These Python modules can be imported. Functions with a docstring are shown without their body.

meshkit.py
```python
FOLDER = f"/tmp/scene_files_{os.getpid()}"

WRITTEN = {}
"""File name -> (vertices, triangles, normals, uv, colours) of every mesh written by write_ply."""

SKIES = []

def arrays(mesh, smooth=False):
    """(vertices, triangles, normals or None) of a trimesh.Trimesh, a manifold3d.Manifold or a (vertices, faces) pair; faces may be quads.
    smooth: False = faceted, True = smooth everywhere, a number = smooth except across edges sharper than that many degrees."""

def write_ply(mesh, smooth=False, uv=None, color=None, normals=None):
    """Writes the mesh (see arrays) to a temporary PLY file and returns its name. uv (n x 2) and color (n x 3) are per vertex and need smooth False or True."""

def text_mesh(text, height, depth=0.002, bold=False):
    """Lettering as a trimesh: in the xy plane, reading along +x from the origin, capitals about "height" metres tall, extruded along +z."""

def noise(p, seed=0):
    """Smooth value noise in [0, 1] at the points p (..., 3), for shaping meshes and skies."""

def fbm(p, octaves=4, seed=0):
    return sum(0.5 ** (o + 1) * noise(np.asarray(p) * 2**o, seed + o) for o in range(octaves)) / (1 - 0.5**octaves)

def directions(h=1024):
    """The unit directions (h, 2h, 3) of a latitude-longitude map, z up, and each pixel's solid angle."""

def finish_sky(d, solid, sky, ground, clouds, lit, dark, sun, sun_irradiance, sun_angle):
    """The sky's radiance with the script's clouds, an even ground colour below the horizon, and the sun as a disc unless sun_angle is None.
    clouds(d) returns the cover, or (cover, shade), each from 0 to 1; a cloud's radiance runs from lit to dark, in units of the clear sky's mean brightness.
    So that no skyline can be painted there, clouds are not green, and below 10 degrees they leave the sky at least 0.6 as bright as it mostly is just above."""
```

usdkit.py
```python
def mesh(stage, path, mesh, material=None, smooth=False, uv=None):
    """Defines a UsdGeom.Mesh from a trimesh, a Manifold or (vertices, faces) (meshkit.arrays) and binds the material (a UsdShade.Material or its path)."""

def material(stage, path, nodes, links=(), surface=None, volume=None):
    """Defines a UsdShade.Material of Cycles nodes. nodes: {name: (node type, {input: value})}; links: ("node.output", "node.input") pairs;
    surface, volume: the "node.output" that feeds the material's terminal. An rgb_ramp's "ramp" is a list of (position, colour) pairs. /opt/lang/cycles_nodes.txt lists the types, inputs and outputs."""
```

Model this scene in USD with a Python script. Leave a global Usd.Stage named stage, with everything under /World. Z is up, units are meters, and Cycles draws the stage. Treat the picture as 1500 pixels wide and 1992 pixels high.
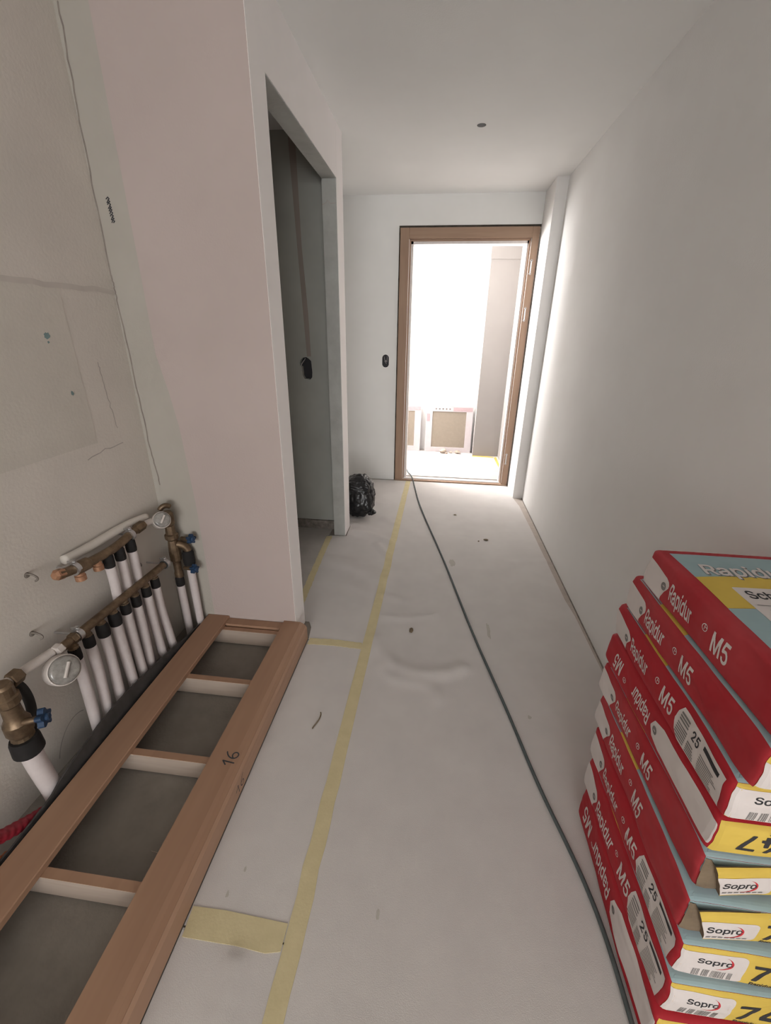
import math, random
import numpy as np, trimesh
import shapely
from shapely.geometry import Polygon, LineString, Point, box as sbox
from shapely import affinity
import manifold3d as m3
import meshkit, usdkit
from pxr import Usd, UsdGeom, UsdLux, UsdShade, Gf, Sdf

stage = Usd.Stage.CreateInMemory()
UsdGeom.SetStageUpAxis(stage, UsdGeom.Tokens.z)
UsdGeom.SetStageMetersPerUnit(stage, 1.0)
UsdGeom.Xform.Define(stage, '/World')
UsdGeom.Scope.Define(stage, '/World/Looks')
random.seed(7); rng = np.random.default_rng(7)
PI = math.pi

# ---------------------------------------------------------------- camera
F_PX, PITCH, YAW, ROLL, CAM = 827.75, 0.40129, -0.11446, 0.01497, (0.0, 0.0, 1.5)
cp, sp = math.cos(PITCH), math.sin(PITCH)
fw = np.array([math.sin(YAW) * cp, math.cos(YAW) * cp, -sp]); rt = np.array([math.cos(YAW), -math.sin(YAW), 0]); up = np.cross(rt, fw)
c_, s_ = math.cos(ROLL), math.sin(ROLL)
right, upv = c_ * rt + s_ * up, -s_ * rt + c_ * up
cam = UsdGeom.Camera.Define(stage, '/World/camera')
mat = Gf.Matrix4d(1.0)
for i, v in enumerate((right, upv, -fw, np.array(CAM))):
    mat.SetRow(i, Gf.Vec4d(*map(float, v), 1.0 if i == 3 else 0.0))
cam.AddTransformOp().Set(mat)
cam.CreateHorizontalApertureAttr(36.0); cam.CreateVerticalApertureAttr(36.0 * 1992 / 1500)
cam.CreateFocalLengthAttr(36.0 * F_PX / 1500)
cam.CreateClippingRangeAttr(Gf.Vec2f(0.05, 200.0))
cam.CreateExposureAttr(0.0)

# ---------------------------------------------------------------- light: daylight through the two windows
dome = UsdLux.DomeLight.Define(stage, '/World/sky')
dome.CreateColorAttr(Gf.Vec3f(0.82, 0.92, 1.0)); dome.CreateIntensityAttr(1.0)
def rect_light(name, pos, aim, w, h, inten, col):
    l = UsdLux.RectLight.Define(stage, '/World/' + name)
    l.CreateWidthAttr(w); l.CreateHeightAttr(h); l.CreateIntensityAttr(inten); l.CreateColorAttr(Gf.Vec3f(*col))
    z = -np.array(aim, float); z /= np.linalg.norm(z)
    x = np.cross((0, 0, 1.0), z); x /= np.linalg.norm(x); y = np.cross(z, x)
    m = Gf.Matrix4d(1.0)
    for i, v in enumerate((x, y, z, np.array(pos))):
        m.SetRow(i, Gf.Vec4d(*map(float, v), 1.0 if i == 3 else 0.0))
    l.AddTransformOp().Set(m)
rect_light('daylight_far_room', (-1.53, 5.36, 2.12), (1, 0, 0), 0.76, 0.72, 108.0, (1.0, 0.985, 0.98))
rect_light('daylight_near_room', (0.5, -5.62, 1.5), (0, 1, 0), 3.0, 1.9, 9.2, (1.0, 0.96, 0.93))

# ---------------------------------------------------------------- materials
def material(name, nodes, links, surface='p.BSDF'):
    return usdkit.material(stage, '/World/Looks/' + name, nodes, links, surface=surface)

def mottled(name, col, col2=None, scale=6.0, rough=0.85, bump=0.0, bscale=120.0, metal=0.0, detail=4.0, spec=0.3, coords=None, **kw):
    """A surface whose colour drifts between two close tones, with a fine relief."""
    col2 = col2 or tuple(c * 0.88 for c in col)
    n = {'g': ('geometry', {}), 'n': ('noise_texture', {'scale': scale, 'detail': detail, 'roughness': 0.6}),
         'r': ('rgb_ramp', {'ramp': [(0.3, col2), (0.7, col)]}),
         'p': ('principled_bsdf', {'roughness': rough, 'metallic': metal, 'specular_ior_level': spec, **kw})}
    l = [('g.position', 'n.vector'), ('n.fac', 'r.fac'), ('r.color', 'p.base_color')]
    if bump:
        n['b'] = ('noise_texture', {'scale': bscale, 'detail': 3.0}); n['bu'] = ('bump', {'strength': bump, 'distance': 0.002})
        l += [('g.position', 'b.vector'), ('b.fac', 'bu.height'), ('bu.normal', 'p.normal')]
    return material(name, n, l)

def plain(name, col, rough=0.6, metal=0.0, spec=0.4, **kw):
    return mottled(name, col, tuple(c * 0.9 for c in col), 30.0, rough, metal=metal, spec=spec, **kw)

M = {}
M['paint'] = mottled('white_wall_paint', (0.86, 0.845, 0.825), (0.83, 0.81, 0.79), 3.0, 0.9, 0.25, 160.0)
M['paint_warm'] = mottled('warm_white_paint', (0.93, 0.885, 0.865), (0.90, 0.855, 0.835), 3.0, 0.9, 0.2, 160.0)
M['paint_far'] = mottled('far_wall_paint', (0.86, 0.855, 0.835), (0.83, 0.825, 0.80), 3.0, 0.9, 0.2, 160.0)
M['ceil'] = mottled('ceiling_paint', (0.87, 0.865, 0.845), (0.84, 0.835, 0.815), 2.0, 0.92, 0.2, 160.0)
M['plaster'] = mottled('bare_plaster', (0.72, 0.665, 0.605), (0.64, 0.595, 0.54), 2.6, 0.92, 0.35, 90.0)
M['plaster_pink'] = mottled('partition_plaster', (0.50, 0.42, 0.395), (0.46, 0.385, 0.36), 1.8, 0.92, 0.3, 110.0)
M['plaster_grey'] = mottled('grey_column_plaster', (0.35, 0.325, 0.31), (0.33, 0.305, 0.29), 3.0, 0.92)
M['plaster_patch'] = mottled('plaster_patch', (0.67, 0.625, 0.56), (0.60, 0.56, 0.50), 3.5, 0.93, 0.3, 90.0)
M['board_green'] = mottled('unpainted_board', (0.44, 0.41, 0.365), (0.41, 0.38, 0.335), 4.0, 0.93, 0.3, 90.0)
M['concrete_green'] = mottled('grey_green_render', (0.46, 0.47, 0.43), (0.40, 0.405, 0.37), 3.5, 0.93, 0.3, 80.0)
M['reveal'] = mottled('raw_reveal_render', (0.50, 0.51, 0.48), (0.42, 0.42, 0.395), 9.0, 0.93, 0.5, 60.0)
M['screed'] = mottled('floor_screed', (0.30, 0.27, 0.235), (0.22, 0.195, 0.17), 6.0, 0.95, 0.6, 90.0)
M['screed_light'] = mottled('light_screed', (0.50, 0.47, 0.44), (0.42, 0.395, 0.37), 7.0, 0.95, 0.4, 90.0)
M['fleece'] = mottled('white_fleece', (0.665, 0.63, 0.605), (0.615, 0.58, 0.56), 5.0, 0.97, 0.2, 420.0, spec=0.1)
M['tape'] = mottled('yellow_masking_tape', (0.68, 0.59, 0.36), (0.62, 0.535, 0.315), 18.0, 0.8, 0.2, 140.0)
M['tape_bright'] = mottled('bright_yellow_tape', (0.62, 0.43, 0.10), (0.56, 0.38, 0.085), 18.0, 0.8)
M['dusty_floor'] = mottled('dusty_far_floor', (0.56, 0.51, 0.48), (0.51, 0.46, 0.435), 4.0, 0.95)
M['edge'] = mottled('beige_edge_strip', (0.50, 0.44, 0.39), (0.43, 0.37, 0.33), 14.0, 0.95)
M['edge_dark'] = mottled('grey_brown_edge', (0.30, 0.265, 0.235), (0.16, 0.14, 0.12), 30.0, 0.95)  # grey-brown tone for the skirting, the hooks and the line at the wall foot
M['dark_gap'] = mottled('dark_joint', (0.10, 0.085, 0.07), (0.06, 0.05, 0.04), 20.0, 0.95)
M['crack_dark'] = mottled('dark_crack', (0.30, 0.26, 0.23), (0.22, 0.19, 0.17), 30.0, 0.95)
M['seam'] = mottled('plaster_seam_tone', (0.62, 0.57, 0.52), (0.55, 0.50, 0.455), 12.0, 0.95)
M['crack'] = mottled('crack_line', (0.50, 0.455, 0.42), (0.42, 0.38, 0.35), 40.0, 0.95)
M['pencil'] = plain('graphite', (0.05, 0.05, 0.055), 0.7)
M['teal_stain'] = plain('teal_stain', (0.22, 0.31, 0.31), 0.9)
M['streak'] = mottled('brown_streak', (0.36, 0.31, 0.27), (0.32, 0.28, 0.245), 5.0, 0.95)
def wood(name, a, b, axis):
    sc = {'y': (30.0, 2.0, 30.0), 'z': (40.0, 40.0, 3.0), 'x': (3.0, 40.0, 40.0)}[axis]
    return material(name, {'g': ('geometry', {}), 'm': ('mapping', {'scale': sc}), 'n': ('noise_texture', {'scale': 1.0, 'detail': 5.0, 'distortion': 0.4}),
        'r': ('rgb_ramp', {'ramp': [(0.3, b), (0.7, a)]}), 'bu': ('bump', {'strength': 0.15, 'distance': 0.001}), 'p': ('principled_bsdf', {'roughness': 0.6, 'specular_ior_level': 0.3})},
        [('g.position', 'm.vector'), ('m.vector', 'n.vector'), ('n.fac', 'r.fac'), ('r.color', 'p.base_color'), ('n.fac', 'bu.height'), ('bu.normal', 'p.normal')])
M['mdf'] = wood('brown_board', (0.375, 0.225, 0.145), (0.335, 0.195, 0.125), 'y')
M['mdf_cross'] = wood('pale_cross_board', (0.44, 0.36, 0.30), (0.39, 0.315, 0.26), 'x')
M['mdf_lit_edge'] = wood('lit_board_edge', (0.46, 0.29, 0.20), (0.42, 0.26, 0.175), 'y')  # the board brown made lighter, as lit from the doorway and floor
M['frame_z'] = wood('door_wood_upright', (0.37, 0.25, 0.175), (0.33, 0.215, 0.15), 'z')
M['frame_x'] = wood('door_wood_head', (0.37, 0.25, 0.175), (0.33, 0.215, 0.15), 'x')
M['lining'] = plain('pale_trim_lit_lining', (0.80, 0.76, 0.74), 0.5)  # pale trim; on the door lining it holds the far room light
M['steel'] = plain('zinc_steel', (0.62, 0.62, 0.63), 0.35, 1.0)
M['brass'] = mottled('dull_brass', (0.27, 0.195, 0.125), (0.13, 0.09, 0.06), 30.0, 0.45, metal=0.75)
M['copper'] = mottled('copper_cap', (0.56, 0.32, 0.20), (0.44, 0.24, 0.15), 30.0, 0.45, metal=0.7)
M['black_foam'] = mottled('black_foam', (0.022, 0.02, 0.02), (0.015, 0.014, 0.014), 40.0, 0.85)
M['black_rubber'] = plain('black_rubber', (0.03, 0.03, 0.03), 0.7)
M['white_foam'] = mottled('white_pipe_foam', (0.64, 0.58, 0.57), (0.59, 0.53, 0.52), 30.0, 0.85)
M['white_plastic'] = plain('white_plastic', (0.66, 0.60, 0.56), 0.5)
M['lens'] = mottled('grey_clear_cap', (0.40, 0.38, 0.35), (0.20, 0.19, 0.18), 45.0, 0.2, spec=0.6)
M['blue'] = plain('blue_handle', (0.02, 0.05, 0.11), 0.45)
M['foil'] = mottled('black_foil', (0.075, 0.07, 0.068), (0.045, 0.043, 0.04), 20.0, 0.55)
M['red_conduit'] = plain('red_conduit', (0.30, 0.02, 0.035), 0.5)
M['orange_conduit'] = plain('orange_conduit', (0.36, 0.12, 0.04), 0.5)
M['cable'] = mottled('dark_cable', (0.10, 0.12, 0.12), (0.075, 0.09, 0.09), 40.0, 0.6)
M['box_plastic'] = plain('box_plastic', (0.035, 0.035, 0.04), 0.6)
M['wire'] = plain('grey_wire', (0.45, 0.42, 0.41), 0.5)
M['bin_bag'] = mottled('black_film', (0.010, 0.010, 0.012), (0.006, 0.006, 0.007), 20.0, 0.30, spec=0.5)
M['carton'] = mottled('printed_carton', (0.58, 0.53, 0.54), (0.54, 0.48, 0.49), 12.0, 0.8)
M['carton_pink'] = plain('pink_print', (0.48, 0.35, 0.365), 0.8)
M['tile'] = mottled('beige_tile', (0.30, 0.25, 0.20), (0.275, 0.23, 0.185), 30.0, 0.7)
M['rubble'] = mottled('plaster_rubble', (0.52, 0.44, 0.37), (0.44, 0.35, 0.28), 30.0, 0.95)
M['leaf'] = mottled('brown_clod', (0.24, 0.19, 0.13), (0.17, 0.13, 0.09), 60.0, 0.95)
M['stain'] = mottled('grey_stain', (0.52, 0.49, 0.44), (0.47, 0.44, 0.40), 30.0, 0.97)
M['red'] = mottled('red_sack_paper', (0.46, 0.02, 0.032), (0.41, 0.017, 0.028), 10.0, 0.6, 0.25, 60.0)
M['red_dusty'] = mottled('dusty_red_sack_paper', (0.46, 0.055, 0.065), (0.42, 0.02, 0.03), 7.0, 0.75, 0.25, 60.0, detail=6.0)
M['dusty'] = mottled('dusty_red', (0.52, 0.10, 0.11), (0.46, 0.03, 0.042), 9.0, 0.8)
M['p_white'] = mottled('white_print', (0.74, 0.68, 0.66), (0.70, 0.64, 0.62), 20.0, 0.65)
M['p_black'] = plain('black_print', (0.035, 0.035, 0.04), 0.65)
M['p_grey'] = plain('grey_print', (0.24, 0.225, 0.22), 0.7)
M['p_blue'] = mottled('pale_blue_print', (0.37, 0.50, 0.53), (0.33, 0.46, 0.49), 20.0, 0.65)
M['p_yellow'] = mottled('yellow_print', (0.74, 0.53, 0.10), (0.69, 0.49, 0.09), 20.0, 0.65)
M['p_red'] = plain('red_print', (0.62, 0.035, 0.05), 0.65)
M['kraft'] = mottled('brown_kraft', (0.24, 0.18, 0.12), (0.17, 0.125, 0.085), 25.0, 0.9)

# ---------------------------------------------------------------- prims
used = {}
def path_for(parent, name):
    base = (str(parent.GetPath()) if parent is not None else '/World') + '/' + name
    k = used.get(base, 0); used[base] = k + 1
    return base if k == 0 else f'{base}_{k:03d}'

def tag(prim, label=None, cat=None, group=None, kind=None):
    for k, v in (('label', label), ('category', cat), ('group', group), ('kind', kind)):
        if v: prim.SetCustomDataByKey(k, v)
    return prim

origins = {}
def thing(name, label, cat, loc, group=None):
    x = UsdGeom.Xform.Define(stage, path_for(None, name)); x.AddTranslateOp().Set(Gf.Vec3d(*map(float, loc)))
    p = tag(x.GetPrim(), label, cat, group); origins[str(p.GetPath())] = np.array(loc, float)
    return p

def join(*ms):
    out = []
    for m in ms:
        if isinstance(m, (list, tuple)) and not isinstance(m[0], np.ndarray): m = join(*m)
        if hasattr(m, 'to_mesh'):
            a = m.to_mesh(); m = trimesh.Trimesh(a.vert_properties[:, :3], a.tri_verts, process=False)
        out.append(m)
    return trimesh.util.concatenate(out)

def obj(name, mesh, mt, parent=None, smooth=False, label=None, cat=None, group=None, kind=None):
    """One Mesh prim; coordinates are given in world space and stored relative to the owner."""
    mesh = join(mesh)
    o = np.zeros(3)
    if parent is not None:
        for k, v in origins.items():
            if str(parent.GetPath()) == k or str(parent.GetPath()).startswith(k + '/'): o = v
    mesh = mesh.copy(); mesh.apply_translation(-o)
    g = usdkit.mesh(stage, path_for(parent, name), mesh, M[mt] if isinstance(mt, str) else mt, smooth=smooth)
    return tag(g.GetPrim(), label, cat, group, kind)

def struct(name, mesh, mt, parent=None, smooth=False):
    return obj(name, mesh, mt, parent, smooth, kind=None if parent is not None else 'structure')

# ---------------------------------------------------------------- shapes
def bx(x0, x1, y0, y1, z0, z1):
    m = trimesh.creation.box((x1 - x0, y1 - y0, z1 - z0)); m.apply_translation(((x0 + x1) / 2, (y0 + y1) / 2, (z0 + z1) / 2)); return m
def mbx(x0, x1, y0, y1, z0, z1):
    return m3.Manifold.cube((x1 - x0, y1 - y0, z1 - z0)).translate((x0, y0, z0))
def rbx(x0, x1, y0, y1, z0, z1, r=0.004, seg=8):
    s = m3.Manifold.sphere(r, seg)
    return m3.Manifold.batch_hull([s.translate((x, y, z)) for x in (x0 + r, x1 - r) for y in (y0 + r, y1 - r) for z in (z0 + r, z1 - r)])
def frame_of(d):
    d = np.asarray(d, float); d = d / np.linalg.norm(d)
    a = np.array([0, 0, 1.0]) if abs(d[2]) < 0.9 else np.array([1.0, 0, 0])
    u = np.cross(a, d); u /= np.linalg.norm(u); return u, np.cross(d, u), d
def tube(pts, r, n=16, caps=True):
    """A round tube along a polyline; r is one radius or one per point."""
    pts = np.asarray(pts, float); r = np.broadcast_to(np.asarray(r, float), len(pts))
    t = np.gradient(pts, axis=0); t /= np.linalg.norm(t, axis=1, keepdims=True)
    u, _, _ = frame_of(t[0]); V = []
    for p, d, k in zip(pts, t, r):
        u = u - d * (u @ d); u /= np.linalg.norm(u); w = np.cross(d, u)
        a = np.linspace(0, 2 * PI, n, endpoint=False)
        V.append(p + k * (np.cos(a)[:, None] * u + np.sin(a)[:, None] * w))
    V = np.vstack(V); F = []
    for i in range(len(pts) - 1):
        for j in range(n):
            a, b = i * n + j, i * n + (j + 1) % n
            F += [[a, b, b + n], [a, b + n, a + n]]
    if caps:
        c0, c1 = len(V), len(V) + 1; V = np.vstack([V, pts[0], pts[-1]]); e = (len(pts) - 1) * n
        for j in range(n):
            F += [[c0, (j + 1) % n, j], [c1, e + j, e + (j + 1) % n]]
    return trimesh.Trimesh(V, F, process=False)
def lathe(profile, base, axis, n=24):
    """profile: (radius, height) pairs along axis from base."""
    u, w, d = frame_of(axis); pts = [np.asarray(base, float) + d * h for _, h in profile]
    V, F = [], []
    a = np.linspace(0, 2 * PI, n, endpoint=False)
    for (r, _), p in zip(profile, pts): V.append(p + r * (np.cos(a)[:, None] * u + np.sin(a)[:, None] * w))
    V = np.vstack(V)
    for i in range(len(profile) - 1):
        for j in range(n):
            p, q = i * n + j, i * n + (j + 1) % n
            F += [[p, q, q + n], [p, q + n, p + n]]
    c0, c1, e = len(V), len(V) + 1, (len(profile) - 1) * n
    V = np.vstack([V, pts[0], pts[-1]])
    for j in range(n): F += [[c0, (j + 1) % n, j], [c1, e + j, e + (j + 1) % n]]
    return trimesh.Trimesh(V, F, process=False)
def spline(pts, n=12):
    from scipy.interpolate import CubicSpline
    pts = np.asarray(pts, float); t = np.r_[0, np.cumsum(np.linalg.norm(np.diff(pts, axis=0), axis=1))]
    return CubicSpline(t, pts)(np.linspace(0, t[-1], n * (len(pts) - 1) + 1))
def ring(center, axis, R, r, n=28, a0=0.0, a1=2 * PI):
    u, w, _ = frame_of(axis); a = np.linspace(a0, a1, n)
    p = np.asarray(center) + R * (np.cos(a)[:, None] * u + np.sin(a)[:, None] * w)
    return tube(p, r, 8)
def band(center, axis, R, width, th=0.002):
    return lathe([(R, -width / 2), (R + th, -width / 2), (R + th, width / 2), (R, width / 2)], center, axis, 28)
def prism(poly, z0, z1):
    m = trimesh.creation.extrude_polygon(poly, z1 - z0, engine='earcut'); m.apply_translation((0, 0, z0)); return m
def stroke3(poly2d, mapf, w, off=0.0006):
    """A flat pen stroke: polyline buffered, mapped to a surface."""
    g = LineString(poly2d).buffer(w / 2, cap_style=1, quad_segs=3)
    v, f = trimesh.creation.triangulate_polygon(g, engine='earcut')
    return trimesh.Trimesh(mapf(v, off), f, process=False)

# ================================================================ THE SETTING
XL, XR, XP, ZC, YF = -1.29, 0.885, -0.661, 2.59, 4.43
struct('floor', bx(-2.7, 2.5, -5.6, 5.9, -0.12, -0.001), 'screed')
ceil = mbx(-2.7, 2.5, -5.6, 5.9, ZC, ZC + 0.12)
ceil -= m3.Manifold.cylinder(0.05, 0.026, 0.026, 32).translate((0.158, 3.137, ZC - 0.01))
ceiling = struct('ceiling', ceil, 'ceil')
wl = struct('wall_left', bx(XL - 0.1, XL, -5.6, 1.74, 0, ZC), 'plaster')
struct('plaster_patch', bx(XL - 0.002, XL + 0.0012, 0.35, 1.47, 1.09, 1.625), 'plaster_patch', wl)
def wl_map(v, off=0.0008): return np.column_stack([np.full(len(v), XL + off), v[:, 0], v[:, 1]])
def wob(pts, n=10, amp=0.004, seed=0):
    r = np.random.default_rng(seed); p = np.asarray(pts, float); t = np.linspace(0, len(p) - 1, n * (len(p) - 1) + 1)
    q = np.column_stack([np.interp(t, np.arange(len(p)), p[:, k]) for k in range(p.shape[1])]); return q + r.normal(0, amp, q.shape)
struct('plaster_seam', [stroke3(wob([(0.2, 1.632), (1.265, 1.629), (1.735, 1.628)], 9, 0.002, 1), wl_map, 0.017, 0.0014)], 'seam', wl)
struct('crack', [stroke3(wob([(1.567, 1.377), (1.573, 1.272), (1.59, 1.12)], 10, 0.002, 2), wl_map, 0.004),
                 stroke3(wob([(1.40, 1.045), (1.60, 1.06)], 8, 0.002, 3), wl_map, 0.004)], 'crack', wl)
struct('crack', [stroke3(spline([(0.93, 0.05), (0.965, 0.11), (1.02, 0.145), (1.07, 0.135)]), wl_map, 0.004)], 'crack', wl)
def blob(cx, cy, rx, ry, seed, n=14):
    r = np.random.default_rng(seed); a = np.linspace(0, 2 * PI, n, endpoint=False); k = 1 + r.uniform(-0.25, 0.25, n)
    return Polygon(np.column_stack([cx + rx * k * np.cos(a), cy + ry * k * np.sin(a)]))
def patch(poly, mapf, off=0.0006):
    v, f = trimesh.creation.triangulate_polygon(poly, engine='earcut'); return trimesh.Trimesh(mapf(v, off), f, process=False)
struct('stain', [patch(blob(1.371, 1.472, 0.011, 0.010, 4), wl_map, 0.002), patch(blob(1.37, 1.452, 0.004, 0.004, 5), wl_map, 0.002)], 'teal_stain', wl)
struct('stain', [patch(blob(1.412, 1.282, 0.006, 0.008, 6), wl_map, 0.002)], 'teal_stain', wl)
# the cross wall at the end of the left bay, whose end face forms the near jamb of the side opening
wp = struct('wall_partition', bx(-2.7, XP, 1.74, 1.885, 0, ZC), 'plaster_pink')
def wp_map(v, off=0.0008): return np.column_stack([v[:, 0], np.full(len(v), 1.74 - off), v[:, 1]])
gstrip = [(-1.29, 0.0), (-1.10, 0.0), (-1.10, 0.74), (-1.115, 1.1), (-1.135, 1.25), (-1.163, 1.4), (-1.164, 1.8), (-1.168, 2.27), (-1.17, 2.59), (-1.29, 2.59)]
struct('unpainted_strip', [patch(Polygon(gstrip), lambda v, off: np.column_stack([v[:, 0], np.full(len(v), 1.7395), v[:, 1]]))], 'board_green', wp)
struct('crack', [stroke3(wob([(-1.272, 2.45), (-1.284, 2.12), (-1.286, 1.69), (-1.282, 1.6), (-1.274, 1.03), (-1.262, 0.83)], 12, 0.0018, 9), wp_map, 0.006, 0.001)], 'crack_dark', wp)
sm = []
r_ = np.random.default_rng(3)
for k in range(9):
    z = 1.86 + k * 0.0088; x = -1.2325 - 0.0006 * k
    sm.append(stroke3([(x - 0.006, z + r_.uniform(-.002, .002)), (x + r_.uniform(-.002, .002), z + 0.006), (x + 0.006, z + r_.uniform(0, .003)), (x + r_.uniform(-.003, .003), z - 0.002)], wp_map, 0.0036, 0.0012))
struct('pencil_note', sm, 'pencil', wp)
struct('end_face', bx(XP - 0.001, XP + 0.0015, 1.7405, 1.884, 0.0, ZC), 'paint_warm', wp)
# wall over and beyond the side opening
struct('wall_lintel', bx(XP - 0.09, XP, 1.885, 2.985, 2.322, ZC), 'paint_warm')
struct('trim_1', bx(XP - 0.088, XP - 0.002, 1.886, 2.984, 2.318, 2.3225), 'reveal')
ws = struct('wall_side_post', bx(XP - 0.09, XP, 2.987, 3.16, 0, ZC), 'paint_warm')
pj = struct('raw_reveal', bx(XP - 0.089, XP - 0.003, 2.983, 2.988, 0, 2.3225), 'reveal', ws)
struct('crack', [stroke3([(-0.748, 2.19), (-0.725, 2.20), (-0.72, 2.212), (-0.70, 2.196), (-0.67, 2.198)], lambda v, off: np.column_stack([v[:, 0], np.full(len(v), 2.983 - off), v[:, 1]]), 0.005)], 'crack', ws)
sidew = mbx(-2.7, XP - 0.089, 3.10, 3.16, 0, ZC)
oct_ = Polygon([(-0.955, 1.178), (-0.935, 1.178 - 0.0), (-0.917, 1.172), (-0.900, 1.19), (-0.897, 1.225), (-0.902, 1.30), (-0.918, 1.315), (-0.935, 1.325), (-0.962, 1.322), (-0.975, 1.31), (-0.985, 1.285), (-0.983, 1.268), (-0.972, 1.262), (-0.968, 1.2)])
cut = m3.CrossSection([list(np.array(oct_.exterior.coords)[:-1])], m3.FillRule.EvenOdd)
cutm = m3.Manifold.extrude(cut, 0.045).rotate((90, 0, 0)).translate((0, 3.10 + 0.044, 0))
sidew -= cutm
wsd = struct('wall_side_room', sidew, 'concrete_green')
struct('brown_streak', [patch(Polygon([(-0.975, 2.59), (-0.93, 2.59), (-0.925, 2.0), (-0.905, 1.6), (-0.90, 1.33), (-0.93, 1.33), (-0.94, 1.6), (-0.955, 2.0)]), lambda v, off: np.column_stack([v[:, 0], np.full(len(v), 3.0994), v[:, 1]]))], 'streak', wsd)
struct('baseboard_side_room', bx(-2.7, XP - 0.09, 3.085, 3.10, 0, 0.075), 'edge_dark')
struct('wall_side_room_left', bx(-2.7, -2.6, 1.885, 3.10, 0, ZC), 'concrete_green')
# far wall with the doorway
DX0, DX1, DZ = -0.415, 0.79, 2.35
far = mbx(-1.2, 1.3, YF, YF + 0.12, 0, ZC) - mbx(DX0 - 0.008, DX1 + 0.008, YF - 0.1, YF + 0.3, -0.1, DZ + 0.012)
bxc = m3.Manifold.batch_hull([m3.Manifold.cylinder(0.03, 0.033, 0.033, 20).rotate((-90, 0, 0)).translate((-0.5315, YF - 0.005, z)) for z in (1.203, 1.257)])
far -= bxc.translate((0, 0, 0))
struct('wall_far', far, 'paint_far')
struct('wall_nook', bx(-1.2, -1.1, 3.16, YF, 0, ZC), 'paint')
wr = struct('wall_right', bx(XR, XR + 0.1, -0.7, YF, 0, ZC), 'paint')
struct('wall_near_room_front', bx(XR + 0.1, 2.5, -0.7, -0.6, 0, ZC), 'paint')
struct('wall_near_room_right', bx(2.3, 2.4, -5.6, -0.7, 0, ZC), 'paint')
struct('column', bx(0.797, XR, 4.05, YF, 0, ZC), 'paint', wr)
# far room
struct('wall_far_room_back', bx(-2.7, 1.3, 5.80, 5.9, 0, ZC), 'paint')
struct('wall_far_room_right', bx(0.83, 1.3, YF + 0.12, 5.8, 0, ZC), 'plaster_grey')
colm = struct('wall_far_room_column', bx(0.505, 0.83, 5.58, 5.80, 0, ZC), 'plaster_grey')
struct('trim_2', bx(0.50, 0.83, 5.572, 5.80, 2.26, ZC), 'plaster_grey')
fl = mbx(-1.5, -1.4, YF + 0.12, 5.8, 0, ZC) - mbx(-1.6, -1.3, 4.95, 5.76, 1.75, 2.5)
struct('wall_far_room_left', fl, 'paint')
struct('wall_far_room_front', bx(-1.5, -1.2, YF, YF + 0.12, 0, ZC), 'paint')
def window_frame(n, boxes): struct(f'window_{n}', boxes, 'lining')
window_frame(1, [bx(-1.49, -1.44, 4.95, 4.98, 1.75, 2.5), bx(-1.49, -1.44, 5.73, 5.76, 1.75, 2.5), bx(-1.49, -1.44, 4.95, 5.76, 1.75, 1.78), bx(-1.49, -1.44, 4.95, 5.76, 2.47, 2.5)])
struct('wall_back', mbx(-1.39, 2.4, -5.6, -5.5, 0, ZC) - mbx(-1.0, 2.0, -5.7, -5.4, 0.55, 2.45), 'paint')
window_frame(2, [bx(-1.0, -0.95, -5.59, -5.54, 0.55, 2.45), bx(1.95, 2.0, -5.59, -5.54, 0.55, 2.45), bx(-1.0, 2.0, -5.59, -5.54, 0.55, 0.6), bx(-1.0, 2.0, -5.59, -5.54, 2.4, 2.45)])
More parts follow.
